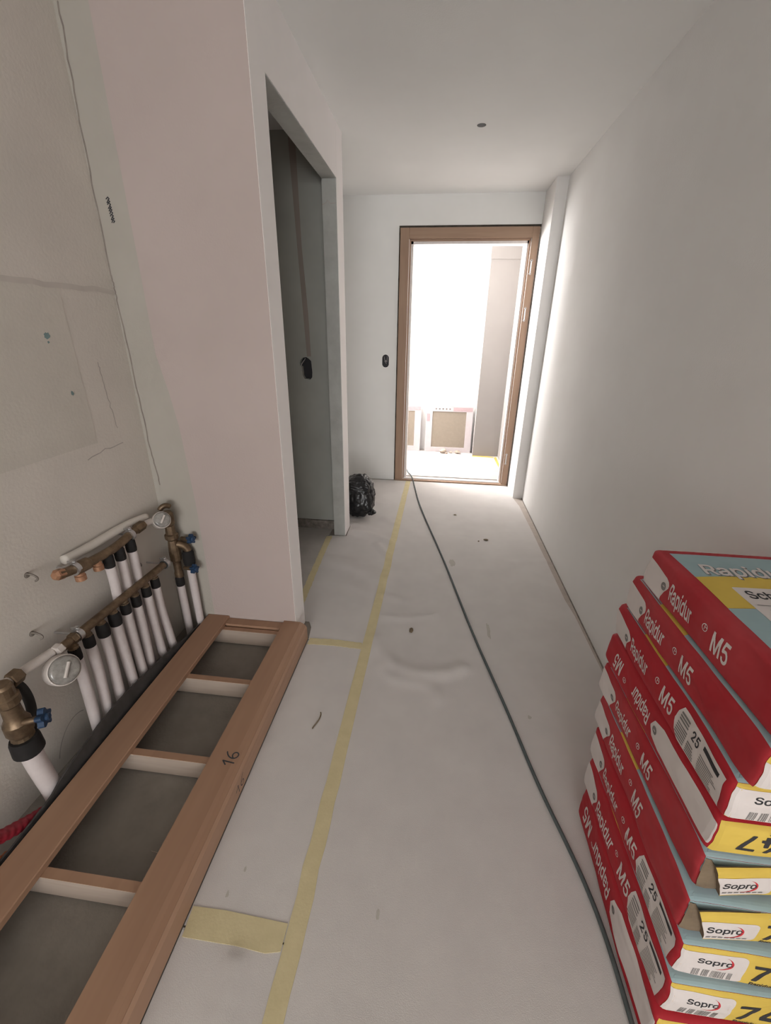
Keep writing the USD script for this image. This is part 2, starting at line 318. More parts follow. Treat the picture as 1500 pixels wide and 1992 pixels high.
struct('baseboard_right', [bx(0.80, XR - 0.004, -3.0, 4.049, -0.001, 0.0015)], 'edge')
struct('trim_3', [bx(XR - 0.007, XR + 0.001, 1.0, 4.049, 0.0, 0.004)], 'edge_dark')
struct('floor_far_room', bx(-1.4, 0.83, 4.60, 5.80, -0.001, 0.004), 'dusty_floor')
struct('floor_side_room', [bx(-1.25, -0.765, 1.885, 2.62, -0.001, 0.004), bx(-2.6, -1.25, 1.885, 3.085, -0.001, 0.002), bx(-1.25, -0.79, 2.62, 3.085, -0.001, 0.002)], 'screed_light')

# ---------------------------------------------------------------- ceiling spout hole, switch box, socket hole
t = thing('ceiling_cable_outlet', 'small round dark cable outlet in the white ceiling', 'ceiling box', (0.158, 3.137, ZC))
obj('cup', lathe([(0.0255, 0.0), (0.0235, 0.0), (0.0235, 0.034), (0.001, 0.034), (0.001, 0.036), (0.0255, 0.036)], (0.158, 3.137, ZC), (0, 0, 1)), 'box_plastic', t)
obj('wire', tube(spline([(0.158, 3.137, ZC + 0.033), (0.162, 3.14, ZC + 0.015), (0.155, 3.132, ZC + 0.004)]), 0.0025), 'black_rubber', t)
t = thing('switch_box', 'black double flush box with loose wires left of the brown door frame', 'electrical box', (-0.5315, YF, 1.165))
cupo = m3.Manifold.batch_hull([m3.Manifold.cylinder(0.023, 0.0325, 0.0325, 24).rotate((-90, 0, 0)).translate((-0.5315, YF, z)) for z in (1.203, 1.257)])
cupi = m3.Manifold.batch_hull([m3.Manifold.cylinder(0.021, 0.030, 0.030, 24).rotate((-90, 0, 0)).translate((-0.5315, YF - 0.004, z)) for z in (1.203, 1.257)])
obj('box', cupo - cupi, 'box_plastic', t)
for k, pts in enumerate([[(-0.545, .018, 1.27), (-0.542, .002, 1.25), (-0.532, -.002, 1.225), (-0.524, .0, 1.205)], [(-0.52, .018, 1.275), (-0.515, .0, 1.262), (-0.517, .003, 1.235), (-0.518, .012, 1.22)], [(-0.54, .016, 1.22), (-0.53, .004, 1.235), (-0.522, .008, 1.225)]]):
    obj('wire', tube(spline([(x, YF + y, z) for x, y, z in pts], 6), 0.0022, 8), 'wire', t)
t = thing('socket_box', 'black box in a rough broken hole in the side room wall', 'electrical box', (-0.935, 3.1, 1.17))
obj('box', bx(-0.99, -0.89, 3.1365, 3.143, 1.165, 1.33), 'box_plastic', t)
obj('wire', tube(spline([(-0.955, 3.135, 1.315), (-0.955, 3.115, 1.305), (-0.968, 3.095, 1.282), (-0.976, 3.097, 1.262)], 6), 0.0035, 8), 'wire', t)

# ---------------------------------------------------------------- door frame at the end of the corridor
d = thing('door_1', None, None, (0.19, YF, 0)); d.SetCustomDataByKey('kind', 'structure')
Y0 = YF - 0.012
def jamb(x0, x1, z1, inner):
    """casing face, then a groove, then a narrow stop set back"""
    return rbx(min(x0, x1), max(x0, x1), Y0, YF + 0.06, 0.0, z1, 0.003)
obj('jamb', jamb(-0.412, -0.332, 2.345, 1), 'frame_z', d)
obj('jamb', jamb(0.728, 0.788, 2.345, -1), 'frame_z', d)
obj('head', rbx(-0.332, 0.728, Y0, YF + 0.06, 2.262, 2.345, 0.003), 'frame_x', d)
obj('stop', bx(-0.330, -0.316, YF + 0.012, YF + 0.07, 0.022, 2.246), 'frame_z', d)
obj('stop', bx(0.714, 0.726, YF + 0.012, YF + 0.07, 0.022, 2.246), 'frame_z', d)
obj('stop', bx(-0.330, 0.726, YF + 0.012, YF + 0.07, 2.246, 2.260), 'frame_x', d)
obj('seal', [tube([(-0.331, Y0 + 0.01, 0.03), (-0.331, Y0 + 0.01, 2.26)], 0.003, 8), tube([(0.727, Y0 + 0.01, 0.03), (0.727, Y0 + 0.01, 2.26)], 0.003, 8)], 'lining', d)
obj('lining', bx(-0.316, -0.296, YF + 0.03, YF + 0.16, 0.02, 2.246), 'lining', d)  # inner jamb edges coloured white for the light from the far room
obj('lining', bx(0.702, 0.714, YF + 0.03, YF + 0.11, 0.02, 2.246), 'lining', d)
obj('lining', bx(-0.316, 0.714, YF + 0.03, YF + 0.16, 2.226, 2.246), 'lining', d)
obj('threshold', bx(-0.412, 0.788, Y0 - 0.012, YF + 0.012, 0.0, 0.016), 'frame_x', d)
obj('threshold_bar', rbx(-0.332, 0.728, YF + 0.012, YF + 0.075, 0.002, 0.026, 0.004), 'lining', d)
obj('foam_joint', [bx(DX0 - 0.006, DX1 + 0.006, YF + 0.006, YF + 0.05, 2.347, DZ + 0.012), bx(DX0 - 0.008, DX0 + 0.002, YF + 0.006, YF + 0.05, 0.0, 2.347)], 'dark_gap', d)
for z in (2.038, 1.66, 0.292):
    h = obj('hinge_plate', [rbx(0.741, 0.753, Y0 - 0.0035, Y0 + 0.002, z - 0.05, z + 0.05, 0.0015), ring((0.747, Y0 - 0.003, z + 0.05), (0, 1, 0), 0.008, 0.0025), ring((0.747, Y0 - 0.003, z - 0.05), (0, 1, 0), 0.008, 0.0025)], 'steel', d)

# ---------------------------------------------------------------- fleece on the floor
RIDGES = [([(-0.24, 1.79), (-0.18, 1.66), (-0.07, 1.587), (0.076, 1.584), (0.2, 1.641)], 0.010, 0.035), ([(-0.188, 1.60), (-0.092, 1.52), (0.04, 1.50), (0.077, 1.435)], 0.006, 0.03),
          ([(-0.22, 1.99), (-0.10, 1.992), (0.06, 2.048)], 0.006, 0.022), ([(-0.63, 2.531), (-0.454, 2.472), (-0.27, 2.367)], 0.011, 0.045), ([(-0.60, 3.06), (-0.423, 2.993), (-0.268, 2.882)], 0.016, 0.04),
          ([(-0.58, 3.752), (-0.42, 3.646)], 0.008, 0.04), ([(-0.704, 2.616), (-0.508, 2.57)], 0.008, 0.04), ([(-0.26, 2.192), (-0.115, 2.157)], 0.006, 0.025), ([(0.61, 2.733), (0.834, 2.787)], 0.005, 0.03),
          ([(-0.385, 2.865), (-0.30, 2.72)], 0.011, 0.028), ([(-0.40, 3.35), (-0.30, 3.25)], 0.009, 0.03), ([(-0.50, 2.28), (-0.36, 2.22)], 0.004, 0.03), ([(-0.43, 0.50), (-0.40, 0.30), (-0.39, 0.1)], 0.009, 0.03), ([(-0.62, 3.2), (-0.45, 3.12)], 0.010, 0.035)]
def relief(x, y):
    z = 0.0016 * (meshkit.fbm(np.column_stack([x * 3, y * 3, 0 * x]), 3, 5) - 0.5)
    for pts, a, w in RIDGES:
        q = spline(pts, 6); near = (x > q[:, 0].min() - 3 * w) & (x < q[:, 0].max() + 3 * w) & (y > q[:, 1].min() - 3 * w) & (y < q[:, 1].max() + 3 * w)
        if near.any():
            dd = np.sqrt(((np.column_stack([x[near], y[near]])[:, None] - q[None]) ** 2).sum(-1)).min(1); z[near] += 1.25 * a * np.exp(-(dd / w) ** 2)
    return z
def sheet(poly, z0, th, cell=0.02, fn=relief):
    """A thin solid sheet over poly: a grid of triangles on top that follows the relief, and a hem."""
    from scipy.spatial import Delaunay
    rim = np.array(poly.segmentize(cell).exterior.coords)[:-1]
    x0, y0, x1, y1 = poly.bounds
    gx, gy = np.meshgrid(np.arange(x0, x1, cell), np.arange(y0, y1, cell)); gx = gx + (np.arange(len(gx))[:, None] % 2) * cell / 2
    g = np.column_stack([gx.ravel(), gy.ravel()]); inner = poly.buffer(-cell * 0.45); shapely.prepare(inner); shapely.prepare(poly)
    v = np.vstack([rim, g[shapely.contains_xy(inner, g[:, 0], g[:, 1])]])
    f = Delaunay(v).simplices; c = v[f].mean(1); f = f[shapely.contains_xy(poly, c[:, 0], c[:, 1])]
    ar = (v[f[:, 1], 0] - v[f[:, 0], 0]) * (v[f[:, 2], 1] - v[f[:, 0], 1]) - (v[f[:, 2], 0] - v[f[:, 0], 0]) * (v[f[:, 1], 1] - v[f[:, 0], 1])
    f = f[np.abs(ar) > 1e-9]; ar = ar[np.abs(ar) > 1e-9]; f[ar < 0] = f[ar < 0][:, ::-1]
    top = np.column_stack([v, z0 + th + fn(v[:, 0], v[:, 1])])
    n, k = len(v), len(rim); hem_t = top[:k]; hem_b = np.column_stack([rim, np.full(k, z0 - 0.0005)])
    j = np.arange(k); q = (j + 1) % k
    H = np.vstack([np.column_stack([n + j, n + k + j, n + q]), np.column_stack([n + q, n + k + j, n + k + q])])
    if not poly.exterior.is_ccw: H = H[:, ::-1]
    return trimesh.Trimesh(np.vstack([top, hem_t, hem_b]), np.vstack([f, H]), process=False)
TX = lambda y: -0.296 + 0.0085 * (y - 0.4)
TH = 0.003
rp = Polygon([(TX(-0.6), -0.6), (0.86, -0.6), (0.872, 0.9), (0.868, 1.73), (0.862, 2.14), (0.848, 2.3), (0.842, 2.84), (0.838, 3.3), (0.826, 3.84), (0.80, 4.03), (0.796, 4.40), (TX(4.40), 4.40)])
sh1 = obj('fleece_sheet', sheet(rp, 0.0, TH), 'fleece', smooth=True, label='wide white protective fleece under the cable, between the long tape and the right wall', cat='floor covering')
def stain_on(parent, pts, name='stain', mt='stain'):
    v, f = trimesh.creation.triangulate_polygon(pts, engine='earcut')
    obj(name, trimesh.Trimesh(np.column_stack([v, TH + relief(v[:, 0], v[:, 1]) + 0.0014]), f, process=False), mt, parent)
stain_on(sh1, blob(0.352, 1.94, 0.009, 0.065, 21)); stain_on(sh1, blob(0.175, 2.66, 0.022, 0.05, 22)); stain_on(sh1, blob(0.468, 1.385, 0.008, 0.01, 23))
stain_on(sh1, blob(-0.079, 0.649, 0.005, 0.012, 24)); stain_on(sh1, blob(0.217, 3.525, 0.02, 0.018, 25))
g1 = Polygon([(-0.598, 1.74), (TX(1.74) - 0.002, 1.74), (TX(4.4) - 0.002, 4.40), (-1.09, 4.40), (-1.09, 3.17), (-0.655, 3.17), (-0.650, 2.975), (-0.785, 2.965), (-0.760, 2.4), (-0.725, 2.05), (-0.70, 1.89), (-0.635, 1.885), (-0.612, 1.84)])
obj('fleece_sheet', sheet(g1, 0.0, TH), 'fleece', smooth=True, label='creased white fleece in front of the side opening, reaching to the black bag', cat='floor covering')
g2 = Polygon([(-0.60, 0.56), (TX(0.56) - 0.002, 0.56), (TX(1.735) - 0.002, 1.735), (-0.598, 1.735)])
sh3 = obj('fleece_sheet', sheet(g2, 0.0, TH), 'fleece', smooth=True, label='white fleece strip beside the brown timber frame, between the two cross tapes', cat='floor covering')
stain_on(sh3, blob(-0.49, 0.705, 0.004, 0.007, 26)); stain_on(sh3, blob(-0.515, 0.64, 0.004, 0.008, 27))
g3 = Polygon([(-0.60, -0.6), (TX(-0.6) - 0.002, -0.6), (TX(0.555) - 0.002, 0.555), (-0.60, 0.555)])
obj('fleece_sheet', sheet(g3, 0.0, TH), 'fleece', smooth=True, label='white fleece piece nearest the viewer, at the bottom edge beside the timber frame', cat='floor covering')
# tapes
def tape(poly, label, mt='tape', lift=0.0006, seed=0):
    return obj('masking_tape', sheet(poly, TH, 0.0016 + lift, 0.014, relief), mt, smooth=True, label=label, cat='tape')
def wavy_strip(pts, w, seed, n=24):
    r = np.random.default_rng(seed); p = wob(pts, n, 0.0015, seed)
    return LineString(p).buffer(w / 2, cap_style=2, join_style=1)
tape(wavy_strip([(TX(-0.6) + 0.003, -0.6), (TX(1.0), 1.0), (TX(4.39) , 4.39)], 0.05, 31), 'long yellow masking tape running down the floor to the door')
tape(wavy_strip([(-0.594, 1.728), (-0.45, 1.733), (TX(1.73) - 0.026, 1.727)], 0.045, 32), 'short narrow yellow tape across the floor at the far end of the timber frame', lift=0.0)
tape(Polygon([(-0.597, 0.602), (-0.5, 0.604), (TX(.6) - 0.026, 0.598), (TX(.5) - 0.026, 0.540), (-0.36, 0.532), (-0.45, 0.536), (-0.592, 0.536)]), 'wide torn yellow tape across the floor near the viewer', lift=0.0)
tape(wavy_strip([(-0.735, 2.02), (-0.757, 2.4), (-0.776, 2.8), (-0.783, 2.95)], 0.042, 33), 'yellow masking tape along the fleece edge in the side opening', lift=0.0)
obj('masking_tape', sheet(Polygon([(0.765, 4.62), (0.80, 4.62), (0.81, 5.56), (0.775, 5.5), (0.785, 5.1)]), 0.004, 0.0008, 0.02, lambda x, y: 0 * x), 'tape_bright', label='bright yellow tape along the right side of the floor beyond the door', cat='tape')
obj('masking_tape', sheet(Polygon([(0.5, 5.575), (0.5, 5.53), (0.7, 5.52), (0.77, 5.51), (0.77, 5.55), (0.7, 5.575)]), 0.004, 0.0008, 0.02, lambda x, y: 0 * x), 'tape_bright', label='bright yellow tape at the foot of the pillar beyond the door', cat='tape')

# ---------------------------------------------------------------- the cable
def fz(x, y): return TH + relief(np.array([x]), np.array([y]))[0]
cpts = [(-0.335, 4.95), (-0.30, 4.75), (-0.262, 4.60), (-0.215, 4.40), (-0.136, 3.891), (0.0, 3.2), (0.137, 2.558), (0.286, 1.8), (0.394, 1.316), (0.455, 1.031), (0.510, 0.824), (0.532, 0.70), (0.540, 0.58), (0.542, 0.4), (0.532, 0.1), (0.52, -0.4)]
cc = spline([(x, y, 0.0) for x, y in cpts], 10)
zz = np.array([fz(x, y) for x, y, _ in cc]) + 0.0075
zz = np.where((cc[:, 1] > 4.32) & (cc[:, 1] < 4.62), np.maximum(zz, 0.032), zz)
zz = np.convolve(np.pad(zz, 2, mode='edge'), np.ones(5) / 5, 'valid'); cc[:, 2] = zz
obj('cable', tube(cc, 0.0062, 10), 'cable', smooth=True, label='thin dark green-grey cable snaking along the white floor through the doorway', cat='cable')

# ---------------------------------------------------------------- timber frame on the floor
t = thing('timber_frame', 'low brown ladder-like board frame marked 16 lying along the left wall', 'wooden frame', (-0.86, 0.7, 0))
ZT = 0.112
prof = Polygon([(-0.72, 0.006), (-0.6065, 0.006), (-0.602, 0.012), (-0.602, 0.080), (-0.608, 0.094), (-0.619, 0.104), (-0.634, ZT), (-0.72, ZT)])
def rail(poly, y0, y1):
    m = trimesh.creation.extrude_polygon(poly, y1 - y0, engine='earcut'); v = m.vertices.copy()
    return trimesh.Trimesh(np.column_stack([v[:, 0], y1 - v[:, 2], v[:, 1]]), m.faces, process=False)
r1 = obj('rail', rail(prof, -0.5, 1.738), 'mdf', t)
r2 = obj('rail', rail(Polygon([(-1.135, 0.088), (-1.020, 0.088), (-1.018, 0.090), (-1.018, 0.109), (-1.021, ZT), (-1.132, ZT), (-1.135, 0.109)]), -0.5, 1.738), 'mdf', t)
obj('side_board', bx(-1.133, -1.108, -0.5, 1.737, 0.002, 0.0878), 'mdf', t)
obj('lit_edge_strip', rail(Polygon([(-0.6018, 0.010), (-0.6018, 0.080), (-0.6078, 0.0942), (-0.6070, 0.0948), (-0.6004, 0.0802), (-0.6004, 0.010)]), -0.498, 1.7375), 'mdf_lit_edge', r1)  # thin lighter strip paints the doorway light on the outer side of the rail
for y in (1.668, 1.335, 0.966, 0.588, 0.20, -0.19):
    k = obj('cross_piece', rbx(-1.107, -0.721, y - 0.013, y + 0.013, 0.004, 0.087, 0.003), 'mdf_cross', t)
    obj('sawn_edge', bx(-1.1065, -0.7215, y - 0.0125, y + 0.0125, 0.0865, 0.0885), 'mdf', k)
obj('cross_ledge', bx(-1.017, -0.721, 1.690, 1.737, 0.004, 0.100), 'mdf', t)
top_map = lambda v, off: np.column_stack([v[:, 0], v[:, 1], np.full(len(v), ZT + off)])
one = [(-0.668, 0.925), (-0.649, 0.935), (-0.654, 0.957)]
def glyph16(ox, oy, s, mp):
    # pen strokes read from the corridor: "1" then a looped "6"
    rd, ud = np.array([0.12, 0.99]), np.array([-0.99, 0.12])
    P = lambda pts: [tuple(np.array([ox, oy]) + s * (a * rd + b * ud)) for a, b in pts]
    one = P([(-0.12, 0.62), (0.16, 1.0), (0.16, 0.0)])
    six = P([(0.95, 1.08), (0.62, 0.75), (0.52, 0.32), (0.68, 0.04), (0.95, 0.02), (1.08, 0.28), (0.92, 0.48), (0.66, 0.42), (0.54, 0.25)])
    return [stroke3(one, mp, 0.0045), stroke3([tuple(p) for p in spline(six, 6)], mp, 0.0045)]
obj('marker_number', glyph16(-0.628, 0.945, 0.042, top_map), 'pencil', r1, label='16 written in black marker on the top of the rail')
side_map = lambda v, off: np.column_stack([np.full(len(v), -0.6002 + off), v[:, 0], v[:, 1]])
obj('marker_number', [stroke3([(0.895, 0.045), (0.912, 0.060), (0.914, 0.025)], side_map, 0.003), stroke3([tuple(p) for p in spline([(0.952, 0.068), (0.934, 0.05), (0.933, 0.03), (0.945, 0.026), (0.95, 0.038), (0.937, 0.043)], 6)], side_map, 0.003)], 'pencil', r1, label='smaller 16 on the side of the rail')
# floor visible inside the frame is the bare screed; a thin crack of straw lies in it
obj('wood_splinter', tube(spline([(-0.80, 0.715, 0.003), (-0.77, 0.712, 0.005), (-0.735, 0.713, 0.003)]), 0.0014, 6), 'mdf_cross', smooth=True, label='pale thin splinter on the bare screed inside the timber frame', cat='splinter')
# black edge foil between frame and pipes
yy = np.linspace(-0.5, 1.70, 60)
zt = np.interp(yy, [-0.5, 0.62, 0.75, 0.84, 0.92, 0.99, 1.11, 1.4, 1.60, 1.66, 1.70], [0.10, 0.10, 0.115, 0.138, 0.155, 0.165, 0.166, 0.135, 0.108, 0.10, 0.08])
xx = -1.150 + 0.004 * np.sin(yy * 9) - 0.006 * (zt > 0.12)
V = np.vstack([np.column_stack([-1.140 + 0 * yy, yy, 0 * yy + 0.001]), np.column_stack([xx, yy, zt]), np.column_stack([xx - 0.006, yy, zt]), np.column_stack([-1.155 + 0 * yy, yy, 0 * yy + 0.001])])
n = len(yy); Fq = [[k * n + i, k * n + i + 1, (k + 1) * n + i + 1, (k + 1) * n + i] for k in range(3) for i in range(n - 1)]
Fq = np.array(Fq); obj('edge_foil', trimesh.Trimesh(V, np.vstack([Fq[:, [0, 2, 1]], Fq[:, [0, 3, 2]]]), process=False), 'foil', smooth=50, label='black foil upstand squeezed between the timber frame and the white pipes', cat='foil strip')

# ---------------------------------------------------------------- pipe manifolds on the left wall
def insulated(parent, x, y, z1, z0, r=0.0185, bend=(0, 0), cap_r=0.0195, cap=0.055, x0=None, collar=True):
    """one drop: black cap under the header, white foam sleeve down to the floor"""
    x0 = x if x0 is None else x0
    pts = spline([(x, y, z1 - cap + 0.004), (x, y, z1 - cap - 0.08), (x0 + bend[0] * .4, y + bend[1] * .4, (z1 + z0) / 2 - 0.05), (x0 + bend[0], y + bend[1], z0)], 6)
    k = 1 + 0.02 * np.sin(np.linspace(0, 9, len(pts)) + y * 40)
    p = obj('insulated_pipe', tube(pts, r * k, 18), 'white_foam', parent, smooth=True)
    if collar: obj('foam_cap', lathe([(cap_r * .80, 0), (cap_r * 1.02, -0.012), (cap_r * 1.05, -cap * .8), (cap_r * .98, -cap)], (x, y, z1), (0, 0, 1), 18), 'black_foam', p, smooth=40)
    return p
def clamp(parent, c, R):
    k = obj('pipe_clamp', [band(c, (0, 1, 0), R, 0.018, 0.004), bx(c[0] - 0.006, c[0] + 0.006, c[1] - 0.008, c[1] + 0.008, c[2] + R, c[2] + R + 0.014), tube([(c[0] - R, c[1], c[2]), (XL, c[1], c[2])], 0.004, 8)], 'steel', parent, smooth=30)
    obj('bolt', [lathe([(0.007, 0), (0.007, 0.006)], (c[0] - 0.012, c[1], c[2] + R + 0.006), (1, 0, 0), 6), tube([(c[0] - 0.02, c[1], c[2] + R + 0.008), (c[0] + 0.012, c[1], c[2] + R + 0.008)], 0.003, 8)], 'steel', k)
def handle(parent, p, axis, r=0.026):
    u, w, d_ = frame_of(axis); st = obj('valve_stem', tube([np.array(p) - d_ * 0.055, np.array(p)], 0.010, 14), 'brass', parent, smooth=True)
    a = np.linspace(0, 2 * PI, 60, endpoint=False); rr = r * (0.82 + 0.18 * np.cos(5 * a))
    poly = Polygon(np.column_stack([rr * np.cos(a), rr * np.sin(a)])); m = trimesh.creation.extrude_polygon(poly, 0.018, engine='earcut')
    v = m.vertices; hv = np.array(p) + v[:, :1] * u + v[:, 1:2] * w + (v[:, 2:3] - 0.002) * d_
    obj('valve_handle', [trimesh.Trimesh(hv, m.faces, process=False), lathe([(0.012, 0.014), (0.012, 0.022), (0.008, 0.025)], p, axis, 16)], 'blue', parent, label='blue plastic handle')
def meter(parent, c, R, axis):
    b = obj('meter_cap', lathe([(R * .55, -0.05), (R * .6, -0.02), (R, -0.015), (R, 0.018), (R * .94, 0.024), (R * .9, 0.018)], c, axis, 32), 'white_plastic', parent, smooth=True, label='white round dummy meter')
    obj('clear_lid', lathe([(R * .91, 0.016), (R * .88, 0.026), (R * .7, 0.031), (0.001, 0.033)], c, axis, 32), 'lens', b, smooth=60)
    u, w, d_ = frame_of(axis)
    q = np.array(c) + d_ * 0.036
    obj('lid_reflection', tube([q - R * .5 * (w * .8 + u * .6), q + R * .5 * (w * .8 + u * .6)], 0.005, 8), 'white_plastic', b)  # solid pale bar stands for the reflection slanting across the lid
def union(parent, c, axis, R, L, mt='brass', n=6):
    obj('coupling', lathe([(R * .92, -L / 2), (R, -L / 2 + 0.003), (R, L / 2 - 0.003), (R * .92, L / 2)], c, axis, n), mt, parent)

# lower manifold
xl = -1.20
lo = thing('pipe_manifold', 'lower brass water manifold with eight white insulated drops and a grey round meter', 'pipe manifold', (xl, 1.25, 0))
obj('header_pipe', lathe([(0.0005, 0), (0.016, 0.002), (0.016, 0.585), (0.0005, 0.587)], (xl, 0.985, 0.509), (0, 1, -0.012), 20), 'brass', lo, smooth=30)
obj('end_cap', lathe([(0.019, 0), (0.019, 0.022), (0.014, 0.026)], (xl, 1.565, 0.502), (0, 1, 0), 16), 'black_rubber', lo, smooth=30)
for i, y in enumerate((1.036, 1.100, 1.168, 1.233, 1.296, 1.359, 1.427, 1.490)):
    obj('outlet', lathe([(0.014, 0), (0.014, -0.02), (0.017, -0.022), (0.017, -0.03)], (xl, y, 0.505), (0, 0, 1), 14), 'brass', lo, smooth=30)
    insulated(lo, xl, y, 0.482 + 0.003 * math.sin(i * 2), 0.0, 0.0185 if i not in (3,) else 0.020, bend=((-0.004, -0.012), (-0.002, -0.02), (0.0, -0.017), (0, 0.006), (0, 0.004), (0, -0.012), (0.0, 0.012), (0.01, 0.02))[i], cap_r=0.0185 if i not in (2, 3) else 0.022)
clamp(lo, (xl, 1.068, 0.508), 0.018); clamp(lo, (xl, 1.577, 0.502), 0.019)
union(lo, (xl, 1.045, 0.508), (0, 1, 0), 0.021, 0.022); union(lo, (xl, 0.985, 0.512), (0, 1, 0.1), 0.021, 0.024, 'white_plastic')
meter(lo, (-1.165, 0.945, 0.468), 0.050, (0.86, -0.28, 0.38))
obj('inlet_pipe', tube(spline([(xl - .01, 0.975, 0.512), (-1.215, 0.93, 0.515), (-1.215, 0.88, 0.522), (-1.215, 0.80, 0.528)]), 0.015, 14), 'white_plastic', lo, smooth=True)
union(lo, (-1.213, 0.845, 0.525), (0, 1, 0), 0.024, 0.034)
obj('valve_body', lathe([(0.022, 0.545), (0.027, 0.535), (0.027, 0.505), (0.033, 0.50), (0.033, 0.475), (0.024, 0.465), (0.026, 0.42), (0.036, 0.40), (0.036, 0.365), (0.030, 0.35), (0.032, 0.325)], (-1.205, 0.798, 0.0), (0, 0, 1), 14), 'brass', lo, smooth=25)
obj('foam_cap', lathe([(0.036, 0.0), (0.040, -0.01), (0.042, -0.055), (0.036, -0.062)], (-1.20, 0.795, 0.338), (0, 0, 1), 20), 'black_foam', lo, smooth=40)
obj('drain_tube', tube(spline([(-1.22, 0.845, 0.50), (-1.235, 0.87, 0.44), (-1.24, 0.872, 0.36), (-1.24, 0.845, 0.29)]), 0.014, 12), 'black_rubber', lo, smooth=True)
obj('insulated_pipe', tube(spline([(-1.20, 0.797, 0.29), (-1.20, 0.80, 0.2), (-1.195, 0.806, 0.1), (-1.195, 0.81, 0.0)]), [0.029] * 37, 20), 'white_foam', lo, smooth=True)
handle(lo, (-1.135, 0.812, 0.408), (0.9, 0.35, 0.1), 0.030)

# upper manifold with the two shut-off valves at its right end
xu = -1.222
u_ = thing('pipe_manifold', 'upper brass water manifold with a copper end cap and two blue valves in the corner', 'pipe manifold', (xu, 1.35, 0))
hp = spline([(xu, 1.085, 0.738), (xu, 1.14, 0.724), (xu, 1.245, 0.709), (xu, 1.36, 0.705), (xu, 1.43, 0.715), (xu, 1.50, 0.722)], 6)
obj('header_pipe', tube(hp, 0.017, 18), 'brass', u_, smooth=40)
obj('end_cap', lathe([(0.019, -0.004), (0.019, 0.022), (0.012, 0.03)], (xu, 1.10, 0.734), (0, -1, 0.25), 6), 'copper', u_)
union(u_, (xu, 1.18, 0.716), (0, 1, -0.1), 0.023, 0.06, 'brass', 18)
for y, z in ((1.165, 0.712), (1.248, 0.705)): obj('outlet', lathe([(0.015, 0), (0.015, -0.022), (0.018, -0.024), (0.018, -0.042), (0.013, -0.044)], (xu, y, z), (0, 0, 1), 14), 'copper', u_, smooth=30)
for i, (y, z) in enumerate(((1.300, 0.700), (1.362, 0.698), (1.428, 0.702))):
    insulated(u_, xu, y, z, 0.0, 0.018, bend=(-0.012, 0.0), x0=-1.243)
clamp(u_, (xu, 1.152, 0.722), 0.019); clamp(u_, (xu, 1.437, 0.715), 0.019)
union(u_, (xu, 1.50, 0.722), (0, 1, 0.05), 0.021, 0.05)
obj('inlet_pipe', tube(spline([(xu, 1.50, 0.722), (xu, 1.56, 0.718), (xu + 0.004, 1.61, 0.708)]), 0.013, 14), 'white_plastic', u_, smooth=True)
meter(u_, (-1.20, 1.612, 0.705), 0.038, (0.7, -0.55, 0.45))
obj('wall_pipe', tube(spline([(-1.275, 1.17, 0.742), (-1.268, 1.28, 0.738), (-1.266, 1.42, 0.738), (-1.25, 1.59, 0.728)]), 0.017, 14), 'plaster', u_, smooth=True)
obj('valve_body', lathe([(0.020, 0.72), (0.026, 0.71), (0.026, 0.66), (0.021, 0.65), (0.023, 0.61), (0.030, 0.605), (0.030, 0.585), (0.021, 0.575), (0.024, 0.54), (0.026, 0.50), (0.026, 0.47), (0.019, 0.46), (0.018, 0.41), (0.021, 0.40), (0.021, 0.375), (0.014, 0.37)], (-1.21, 1.676, 0.0), (0, 0, 1), 14), 'brass', u_, smooth=25)
obj('branch', [tube(spline([(-1.21, 1.676, 0.55), (-1.185, 1.69, 0.545), (-1.165, 1.70, 0.525), (-1.16, 1.70, 0.49)]), 0.018, 14)], 'brass', u_, smooth=True)
obj('tear_foil', tube(spline([(-1.23, 1.66, 0.735), (-1.215, 1.67, 0.75), (-1.20, 1.69, 0.742)]), [0.012] * 25, 10), 'brass', u_, smooth=True)
handle(u_, (-1.13, 1.692, 0.578), (0.9, -0.25, 0.15), 0.024); handle(u_, (-1.13, 1.675, 0.424), (0.9, -0.2, 0.1), 0.024)
insulated(u_, -1.21, 1.672, 0.382, 0.0, 0.0185, cap_r=0.0195)
insulated(u_, -1.16, 1.70, 0.51, 0.0, 0.0185, cap_r=0.026, cap=0.075)
# hooks left in the wall
for y, z, nm in ((1.045, 0.755, 'left of the upper manifold'), (0.995, 0.56, 'above the left end of the lower manifold'), (1.50, 0.545, 'above the right end of the lower manifold')):
    obj('wall_hook', [tube(spline([(XL - 0.005, y, z), (XL + 0.02, y, z + 0.003), (XL + 0.032, y + 0.003, z - 0.012), (XL + 0.024, y, z - 0.02)], 5), 0.0035, 8), lathe([(0.010, 0), (0.008, 0.004)], (XL, y, z), (1, 0, 0), 10)], 'edge_dark', smooth=True, label='bent dark wall hook ' + nm, cat='hook')
def corrugated(pts, r):
    p = spline(pts, 24); return tube(p, r * (1 + 0.07 * np.sin(np.arange(len(p)) * PI / 2)), 14)
obj('conduit', corrugated([(-1.20, 0.40, 0.24), (-1.19, 0.58, 0.165), (-1.185, 0.70, 0.085), (-1.18, 0.80, 0.035), (-1.178, 0.86, 0.022)], 0.019), 'red_conduit', smooth=True, label='dark red corrugated conduit behind the timber frame at the left edge', cat='conduit')
obj('conduit', corrugated([(-1.175, 0.38, 0.15), (-1.172, 0.55, 0.10), (-1.17, 0.66, 0.045), (-1.168, 0.76, 0.022)], 0.018), 'orange_conduit', smooth=True, label='dull orange conduit under the red one at the left edge', cat='conduit')

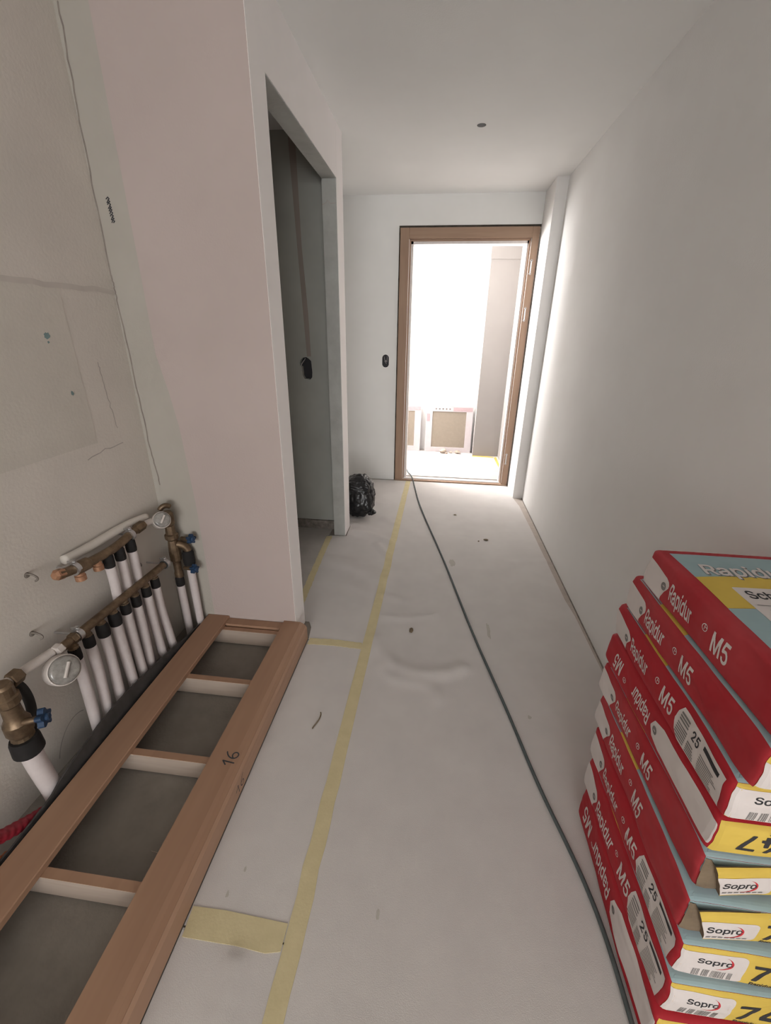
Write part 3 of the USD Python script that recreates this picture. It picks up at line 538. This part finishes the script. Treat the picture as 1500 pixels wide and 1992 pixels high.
# ---------------------------------------------------------------- black rubbish bag in the nook
ico = trimesh.creation.icosphere(5); v = ico.vertices.copy()
s = np.sign(v) * np.abs(v) ** 0.72
bagv = np.column_stack([s[:, 0] * 0.145, s[:, 1] * 0.13, s[:, 2] * 0.185 + 0.18])
tap = 1 - 0.10 * np.clip((bagv[:, 2] - 0.2) / 0.2, 0, 1); bagv[:, :2] *= tap[:, None]
def creases(p, k, seed):
    return np.abs(meshkit.noise(p * k, seed) - 0.5) * 2
nn = 0.034 * (creases((bagv + 3) * [1, 1, .5], 9, 1) - 0.4) + 0.020 * (creases((bagv + 5) * [1, 1, .5], 20, 2) - 0.4) + 0.009 * (creases(bagv, 44, 3) - 0.4)
bagv = bagv + v * nn[:, None]; bagv[:, 2] = np.maximum(bagv[:, 2], 0.002)
bl = np.array([-0.625, 3.415, 0.006])
t = thing('rubbish_bag', 'full shiny black plastic rubbish bag standing behind the side opening post', 'bag', bl)
obj('bag_body', trimesh.Trimesh(bagv + bl, ico.faces, process=False), 'bin_bag', t, smooth=25)
k2 = trimesh.creation.icosphere(3); kv = k2.vertices * np.array([0.034, 0.03, 0.036]); kv += k2.vertices * (0.02 * (creases(kv + 2, 40, 7) - .4))[:, None]
obj('bag_knot', trimesh.Trimesh(kv + bl + np.array([0.122, -0.088, 0.066]), k2.faces, process=False), 'bin_bag', t, smooth=25)

# ---------------------------------------------------------------- tile packages and rubble beyond the door
def package(label, x0, x1, zt, y0, open_left=False):
    lean = 0.05; H = zt; th = 0.028
    t = thing('tile_package', label, 'tile package', ((x0 + x1) / 2, y0, 0.004))
    def L(m, oy=0.0):
        m = join(m).copy(); v = m.vertices; m.vertices = np.column_stack([v[:, 0], y0 + v[:, 1] + v[:, 2] * lean / H, v[:, 2] + 0.006]); return m
    b = 0.085
    obj('carton_edge', L(bx(x0, x1, -th, 0.0, H - b * .8, H)), 'carton', t); obj('carton_edge', L(bx(x0, x1, -th, 0.0, 0, b * .75)), 'carton', t)
    obj('carton_edge', L(bx(x0, x0 + b, -th, 0.0, b * .75, H - b * .8)), 'carton', t); obj('carton_edge', L(bx(x1 - b, x1, -th, 0.0, b * .75, H - b * .8)), 'carton', t)
    obj('tile', L(bx(x0 + b * .9, x1 - b * .9, -th + 0.006, -0.004, b * .7, H - b * .75)), 'tile', t)
    pr = []
    for k in range(5): pr.append(bx(x0 + 0.12 + k * 0.045, x0 + 0.14 + k * 0.045, -th - 0.001, -th + 0.001, H - 0.045, H - 0.025))
    for m in pr: obj('print_mark', L(m), 'p_grey', t)
    for m in (bx(x1 - (x1 - x0) * .42, x1 - 0.01, -th - 0.0008, -th + 0.001, H - 0.06, H - 0.012), bx(x0 + 0.012, x0 + b - 0.03, -th - 0.0008, -th + 0.001, H - 0.2, H - 0.1)): obj('print_band', L(m), 'carton_pink', t)
package('wrapped beige tiles leaning on the wall, the whole package in the middle of the doorway', -0.135, 0.478, 0.60, 5.72)
package('wrapped beige tiles cut off by the left door jamb', -0.80, -0.20, 0.595, 5.73)
r = np.random.default_rng(11)
for k, (x, y, sx, lab) in enumerate([(0.115, 5.64, 0.038, 'largest pale plaster lump at the foot of the tile package'), (0.22, 5.65, 0.018, 'small plaster crumb between two larger lumps below the tiles'), (0.31, 5.64, 0.030, 'brownish plaster lump right of the pale one below the tiles'), (0.16, 5.60, 0.014, 'tiny plaster crumb in front of the largest lump')]):
    m = trimesh.creation.icosphere(2); q = m.vertices * (1 + 0.7 * (meshkit.noise(m.vertices * 2.2 + k, k)[:, None] - .5)); q = q * [sx * 1.3, sx * .8, sx * .7]; q[:, 2] -= q[:, 2].min()
    obj('plaster_lump', trimesh.Trimesh(q + [x, y, 0.004], m.faces, process=False), 'rubble', label=lab, cat='rubble')

# ---------------------------------------------------------------- small debris on the fleece
def crumb(x, y, a, b, h, seed, label, name='dirt_clod', cat='debris'):
    m = trimesh.creation.icosphere(2); q = m.vertices * (1 + 0.6 * (meshkit.noise(m.vertices * 2.3 + seed, seed)[:, None] - .5)) * [a, b, h]; q[:, 2] -= q[:, 2].min()
    obj(name, trimesh.Trimesh(q + [x, y, fz(x, y)], m.faces, process=False), 'leaf', label=label, cat=cat)
crumb(-0.066, 1.884, 0.011, 0.022, 0.004, 1, 'brown clod of dirt on the fleece between the tape and the cable')
crumb(0.443, 3.058, 0.018, 0.010, 0.006, 2, 'far brown crumb on the fleece right of the cable, nearest the door')
crumb(0.217, 3.53, 0.012, 0.010, 0.003, 3, 'tiny dark crumb on the fleece close to the doorway')
crumb(0.385, 3.03, 0.006, 0.006, 0.004, 4, 'tiny crumb just left of the far brown crumb')
tw = spline([(-0.413, 1.292), (-0.409, 1.262), (-0.417, 1.235), (-0.426, 1.21)], 6)
obj('twig', tube(np.column_stack([tw, [fz(x, y) + 0.003 for x, y in tw]]), 0.0026, 7), 'leaf', smooth=True, label='thin dark curved twig on the fleece beside the timber frame', cat='twig')

# ================================================================ the stack of sacks
BL, BW = 0.515, 0.325
def text2d(s, bold=True):
    m = meshkit.text_mesh(s, 1.0, 0.01, bold); k = (m.face_normals[:, 2] > 0.5); f = m.faces[k]; u, inv = np.unique(f, return_inverse=True)
    return m.vertices[u][:, :2], inv.reshape(f.shape)
_tc = {}
def txt(s, x, y, h, cx=0.62, shear=0.0, bold=True):
    """triangles of lettering in the plane of a face: left end x, baseline y, capital height h, width factor cx"""
    if (s, bold) not in _tc: _tc[s, bold] = text2d(s, bold)
    v, f = _tc[s, bold]; v = v * h; return np.column_stack([x + v[:, 0] * cx + v[:, 1] * shear, y + v[:, 1]]), f
def tri(poly):
    if poly.is_empty: return np.zeros((0, 2)), np.zeros((0, 3), int)
    V, F, n = [], [], 0
    for g in getattr(poly, 'geoms', [poly]):
        if g.area < 1e-8: continue
        v, f = trimesh.creation.triangulate_polygon(g, engine='earcut'); V.append(v); F.append(f + n); n += len(v)
    return np.vstack(V), np.vstack(F)
def rr(x0, x1, y0, y1, r): return sbox(x0 + r, y0 + r, x1 - r, y1 - r).buffer(r, quad_segs=5)

def make_sack(idx, z0, H, dx, dy, yaw, label, flip=False, side_label=False, pocket=False, barcode=False, top=False, ghost=False):
    L, W, R = BL, BW, 0.013
    cx, cy = 0.552 + W / 2 + dx, 0.765 + dy
    t = thing('cement_sack', label, 'cement sack', (cx, cy, z0), 'red and yellow sacks stacked against the right wall')
    ca, sa = math.cos(yaw), math.sin(yaw); sd = idx * 7.3
    lo_, hi_ = np.array([-W / 2 + R, -L / 2 + R, R]), np.array([W / 2 - R, L / 2 - R, H - R])
    def D(p, flap=0.0):
        p = np.asarray(p, float); q = np.clip(p, lo_, hi_); d = p - q
        n = np.linalg.norm(d, axis=1, keepdims=True); k = np.abs(d).max(1, keepdims=True)
        p = np.where(n > 1e-9, q + d / np.maximum(n, 1e-9) * k, p)
        a, b, c = 2 * p[:, 0] / W, 2 * p[:, 1] / L, 2 * p[:, 2] / H - 1
        x = p[:, 0] + np.sign(a) * np.clip(np.abs(a), 0, 1) ** 3 * 0.007 * (1 - np.clip(c * c, 0, 1)) * (1 - 0.5 * b * b)
        y = p[:, 1] + np.sign(b) * np.clip(np.abs(b), 0, 1) ** 5 * 0.006 * (1 - np.clip(c * c, 0, 1))
        z = p[:, 2] + 0.0
        e = np.clip(-b, 0, 1) ** 7; e2 = np.clip(b, 0, 1) ** 8
        z = np.where(z > H / 2, H / 2 + (z - H / 2) * (1 - 0.20 * e - 0.08 * e2), H / 2 + (z - H / 2) * (1 - 0.06 * e - 0.06 * e2))
        w = np.column_stack([p[:, 0] * 9 + sd, p[:, 1] * 9, p[:, 2] * 14])
        am = 0.0058 * np.clip(1 - np.maximum(0, np.abs(c) - 0.8) * 4, 0.15, 1)
        x = x + am * 1.3 * (meshkit.fbm(w, 3, idx) - 0.5) * 2; y = y + am * (meshkit.fbm(w + 11, 3, idx) - 0.5) * 2
        z = z + 0.0016 * (meshkit.fbm(w + 23, 2, idx) - 0.5) * 2
        X = cx + ca * x - sa * y; Y = cy + sa * x + ca * y
        return np.column_stack([X, Y, z0 + z])
    body = trimesh.creation.box((W, L, H)); body.apply_translation((0, 0, H / 2))
    v, f = trimesh.remesh.subdivide_to_size(body.vertices, body.faces, 0.016); body = trimesh.Trimesh(v, f, process=True); body.merge_vertices()
    sack = obj('sack', trimesh.Trimesh(D(body.vertices), body.faces, process=False), 'red_dusty' if ghost else 'red', t, smooth=True)
    LEFT = lambda v, o: np.column_stack([np.full(len(v), -W / 2 - o), (v[:, 0] - L / 2) if flip else (L / 2 - v[:, 0]), (H - v[:, 1]) if flip else v[:, 1]])
    fl = (lambda s: 0.016 * np.clip(1 - (s - 0.012) / 0.13, 0, 1)) if pocket else (lambda s: 0 * s)
    def END(v, o):
        s = W - v[:, 0] if flip else v[:, 0]; z = H - v[:, 1] if flip else v[:, 1]
        return np.column_stack([-W / 2 + s, np.full(len(v), -L / 2 - o), z])
    TOP = lambda v, o: np.column_stack([-W / 2 + v[:, 0], -L / 2 + v[:, 1], np.full(len(v), H + o)])
    def put(name, items, face, mt, off, lab=None, edge=0.012):
        V, F, n = [], [], 0
        for it in items:
            v, f = it if isinstance(it, tuple) else tri(it)
            if len(f) == 0: continue
            v3, f = trimesh.remesh.subdivide_to_size(np.column_stack([v, 0 * v[:, 0]]), f, edge, max_iter=12)
            p = D(face(v3[:, :2], off))
            if face is END and pocket: p[:, 1] -= fl(v3[:, 0]); p[:, 0] += 0.0
            V.append(p); F.append(f + n); n += len(p)
        return obj(name, trimesh.Trimesh(np.vstack(V), np.vstack(F), process=False), mt, t, smooth=False, label=lab)
    h = H
    # long side: white corner patch with a round mark, the name, and on some the black and white data panel
    if flip:
        pw = Polygon([(0.004, h * .16), (0.10, h * .14), (0.19, h * .16), (0.225, h * .26), (0.236, h * .48), (0.225, h * .68), (0.19, h * .76), (0.004, h * .80)]).buffer(-0.004).buffer(0.004); mk, tx = 0.215, 0.248
    else:
        pw = Polygon([(0.004, 0.006), (0.085, 0.002), (0.088, 0.018), (0.097, 0.036), (0.112, h * .52), (0.112, h * .58), (0.106, h * .64), (0.095, h * .69), (0.004, h * .78)]).buffer(-0.003).buffer(0.003); mk, tx = 0.090, 0.118
    put('side_patch', [pw], LEFT, 'p_white', 0.0006)
    put('round_mark', [Point(mk, h * .45).buffer(0.0095).difference(Point(mk, h * .45).buffer(0.0068)).union(Point(mk, h * .45).buffer(0.0069)).difference(sbox(mk - 0.004, h * .45 - 0.001, mk + 0.004, h * .45 + 0.002))], LEFT, 'p_grey', 0.0011)
    put('lettering', [txt('Rapidur', tx, h * .32, h * .36, 0.50)], LEFT, 'p_white', 0.0009, 'Rapidur in white')
    put('lettering', [txt('M5', tx + 0.158, h * .30, h * .40, 0.58)], LEFT, 'p_white', 0.0009, 'M5 in white')
    ro = Point(tx + 0.136, h * .60); put('registered_mark', [ro.buffer(0.0078).difference(ro.buffer(0.0060)).union(sbox(tx + 0.1345, h * .60 - 0.004, tx + 0.1360, h * .60 + 0.0062)).union(sbox(tx + 0.1345, h * .60 + 0.001, tx + 0.1425, h * .60 + 0.0025))], LEFT, 'p_white', 0.0009)
    if side_label:
        pl = Polygon([(0.352, h * .84), (0.498, h * .82), (0.498, h * .10), (0.365, h * .08), (0.347, h * .22), (0.338, h * .45), (0.342, h * .66)])
        put('data_panel', [pl], LEFT, 'p_white', 0.0008)
        rl = np.random.default_rng(5); lines = []
        for z in np.arange(0.15, 0.50, 0.062): lines.append(sbox(0.350 + 0.006 * (z < .2), h * z, 0.385, h * z + 0.0036))
        for z in np.arange(0.13, 0.42, 0.062): lines.append(sbox(0.392, h * z, 0.412 + rl.uniform(0, 0.008), h * z + 0.0036))
        for z in np.arange(0.13, 0.56, 0.055): lines.append(sbox(0.432, h * z, 0.470 + rl.uniform(0, 0.016), h * z + 0.0026))
        for z in (0.56, 0.63, 0.70): lines.append(sbox(0.352, h * z, 0.380 + rl.uniform(-0.004, 0.004), h * z + 0.0045))
        put('fine_print', lines, LEFT, 'p_grey', 0.0012)
        put('weight_figure', [txt('25', 0.395, h * .52, h * .20, 0.75)], LEFT, 'p_black', 0.0013, '25 in black')
        put('black_bar', [sbox(0.434, h * .66, 0.486, h * .75)], LEFT, 'p_black', 0.0013)
    # short end: yellow, white logo label, black 747
    edgeL = Polygon([(0.044, 0.0), (W + 1, 0.0), (W + 1, h), (0.012, h)]) if pocket else sbox(0.0, 0.0, W, h)
    put('end_panel', [sbox(0.0, 0.0, W, h).intersection(edgeL)], END, 'p_yellow', 0.0006)
    x1 = 0.128
    put('end_label', [rr(-0.03, x1, h * .10 if barcode else h * .14, h * .90 if barcode else h * .74, 0.012).intersection(sbox(0.0, 0, 1, 1)).intersection(edgeL)], END, 'p_white', 0.0010)
    lx = 0.034; ly = h * (.58 if barcode else .40); lh = min(h, 0.11) * .165
    put('logo_lettering', [txt('Sopro', lx, ly, lh, 0.95)], END, 'p_black', 0.0014, 'Sopro in dark grey')
    ex = lx + lh * 3.05; a = np.linspace(-1.9, 1.25, 26); ww = 0.0055 * np.clip(np.sin((a + 1.9) / 3.15 * PI), 0.08, 1)
    o_ = np.column_stack([ex + 0.023 * np.cos(a) - 0.010, ly + lh * .38 + h * .20 * np.sin(a)]); i_ = np.column_stack([ex + (0.023 - ww) * np.cos(a) - 0.010, ly + lh * .38 + (h * .20 - ww * .7) * np.sin(a)])
    put('logo_arc', [Polygon(np.vstack([o_, i_[::-1]])).buffer(0)], END, 'p_red', 0.0014, 'red arc round the logo')
    if barcode:
        rb = np.random.default_rng(2); bars = []; x = 0.034
        while x < 0.110:
            w = rb.choice([0.0010, 0.0016, 0.0022]); 
            if int((x - 0.034) / 0.016) != int((x + w - 0.034) / 0.016): x += 0.004
            bars.append(sbox(x, h * .13, x + w, h * .37)); x += w + rb.choice([0.001, 0.0016])
        put('bar_marks', bars, END, 'p_grey', 0.0014, edge=0.02)
    else:
        put('small_print', [sbox(0.04 + k * 0.011, h * .22, 0.048 + k * 0.011, h * .22 + 0.005) for k in range(7)], END, 'p_grey', 0.0014)
    nx = 0.172 if flip else 0.135
    put('product_number', [txt('747', nx, h * .26, h * .46, 0.92)], END, 'p_black', 0.0012, '747 in heavy black')
    put('end_lettering', [txt('Rapidur M5', nx + 0.008, h * .09, h * .10, 0.8)], END, 'p_black', 0.0012)
    if pocket:
        put('inner_fold', [sbox(0.0, h * .55, W, h)], lambda v, o: END(v, o), 'p_blue', 0.0005)
        ev = np.linspace(0.02, 0.98, 8); sl = 0.044 + (0.012 - 0.044) * ev
        rim = D(END(np.column_stack([sl, ev * h]), 0.0006)); out = rim.copy(); out[:, 1] -= fl(sl)
        cor = D(END(np.column_stack([0 * ev, ev * h]), 0.0025))
        rim = D(END(np.column_stack([sl, ev * h]), 0.0025)); midp = D(END(np.column_stack([sl / 2, ev * h]), 0.0032)); n = len(ev)
        V = np.vstack([cor, midp, rim, out]); F = []
        for c in range(3):
            for i in range(n - 1):
                q = c * n + i; F += [[q, q + n, q + n + 1], [q, q + n + 1, q + 1]]
        obj('valve_pocket', trimesh.Trimesh(V, F, process=False), 'kraft', t, label='brown open valve corner')
        gv, gf = tri(sbox(0.0, 0.0, 0.16, h).intersection(edgeL)); g, gf = trimesh.remesh.subdivide_to_size(np.column_stack([gv, 0 * gv[:, 0]]), gf, 0.014)
        p = D(END(g[:, :2], 0.0)); p[:, 1] -= fl(g[:, 0]) - 0.0012
        obj('end_flap', trimesh.Trimesh(p, gf[:, ::-1], process=False), 'kraft', t)
    # broad top: pale blue with a yellow sweep and a white text panel inside a red margin
    if not flip:
        full = sbox(0.0, 0.0, W, L - 0.028) if not top else sbox(0.024, 0.02, W - 0.004, L - 0.028)
        th_ = np.linspace(0, 1, 20)
        arc = np.column_stack([th_ * W, L - 0.142 + 0.020 * np.sin(th_ * PI)]); arc2 = np.column_stack([th_ * W, L - 0.25 + 0.03 * th_])
        yel = Polygon(np.vstack([arc, arc2[::-1]])).intersection(full)
        panel = Polygon([(0.075, L - 0.170), (W, L - 0.160), (W, 0.05), (0.075, 0.05)]).buffer(-0.004).buffer(0.004).intersection(full) if top else Polygon()
        put('top_panel', [full.difference(yel)], TOP, 'p_blue', 0.0004); put('top_sweep', [yel], TOP, 'p_yellow', 0.0007)
        if top:
            put('text_panel', [panel], TOP, 'p_white', 0.0011)
            put('top_lettering_shadow', [txt('Rapidur M5', 0.0525, L - 0.1245, 0.042, 0.86, 0.10)], TOP, 'p_grey', 0.0013)
            put('top_lettering', [txt('Rapidur M5', 0.050, L - 0.122, 0.042, 0.86, 0.10)], TOP, 'p_white', 0.0016, 'Rapidur in large slanted white letters')
            put('panel_lettering', [txt('SchnellEstrich', 0.088, L - 0.208, 0.026, 0.80)], TOP, 'p_black', 0.0016)
            rl = np.random.default_rng(8); ln = [sbox(0.085, L - 0.232, 0.31, L - 0.230)]; y = L - 0.25
            for g in range(5):
                ln.append(sbox(0.098, y, 0.25, y + 0.005)); y -= 0.013
                for k in range(3): ln.append(sbox(0.103, y, 0.103 + rl.uniform(0.12, 0.19), y + 0.003)); y -= 0.0095
                y -= 0.008
            put('fine_print', ln, TOP, 'p_grey', 0.0016, edge=0.03)
    return t

SACKS = [  # from the bottom up: dx, dy, yaw, label, options
    (0.004, -0.018, 0.000, 'bottom sack of the stack, lying on the floor, turned over with upside-down lettering', dict(flip=True)),
    (0.000, -0.008, 0.006, 'second sack from the floor, with panel marked 25 and a barcode', dict(side_label=True, barcode=True)),
    (-0.002, 0.005, 0.000, 'third sack from the floor, its barcode label right below the lower brown corner', dict(side_label=True, barcode=True)),
    (-0.008, 0.022, -0.008, 'dusty sack with the lower of two open brown valve corners', dict(pocket=True, ghost=True)),
    (-0.006, 0.042, 0.006, 'dusty sack with the upper of two open brown valve corners', dict(pocket=True, ghost=True)),
    (-0.010, 0.044, 0.004, 'turned-over sack in mid-stack, upside-down lettering and long white side patch', dict(flip=True)),
    (-0.014, 0.036, -0.010, 'third sack from the top, black and white panel marked 25 on its side', dict(side_label=True, barcode=True)),
    (-0.014, 0.012, -0.004, 'second sack from the top, dusty, named on its side without a data panel', dict(ghost=True)),
    (-0.014, -0.040, 0.006, 'topmost sack with a pale blue and yellow printed top', dict(top=True, ghost=True)),
]
HS = (0.145, 0.128, 0.118, 0.112, 0.108, 0.104, 0.106, 0.104, 0.104)
z = 0.006
for i, (dx, dy, yaw, lab, o) in enumerate(SACKS):
    make_sack(i + 1, z, HS[i] - 0.0025, dx, dy, yaw, lab, **o); z += HS[i]
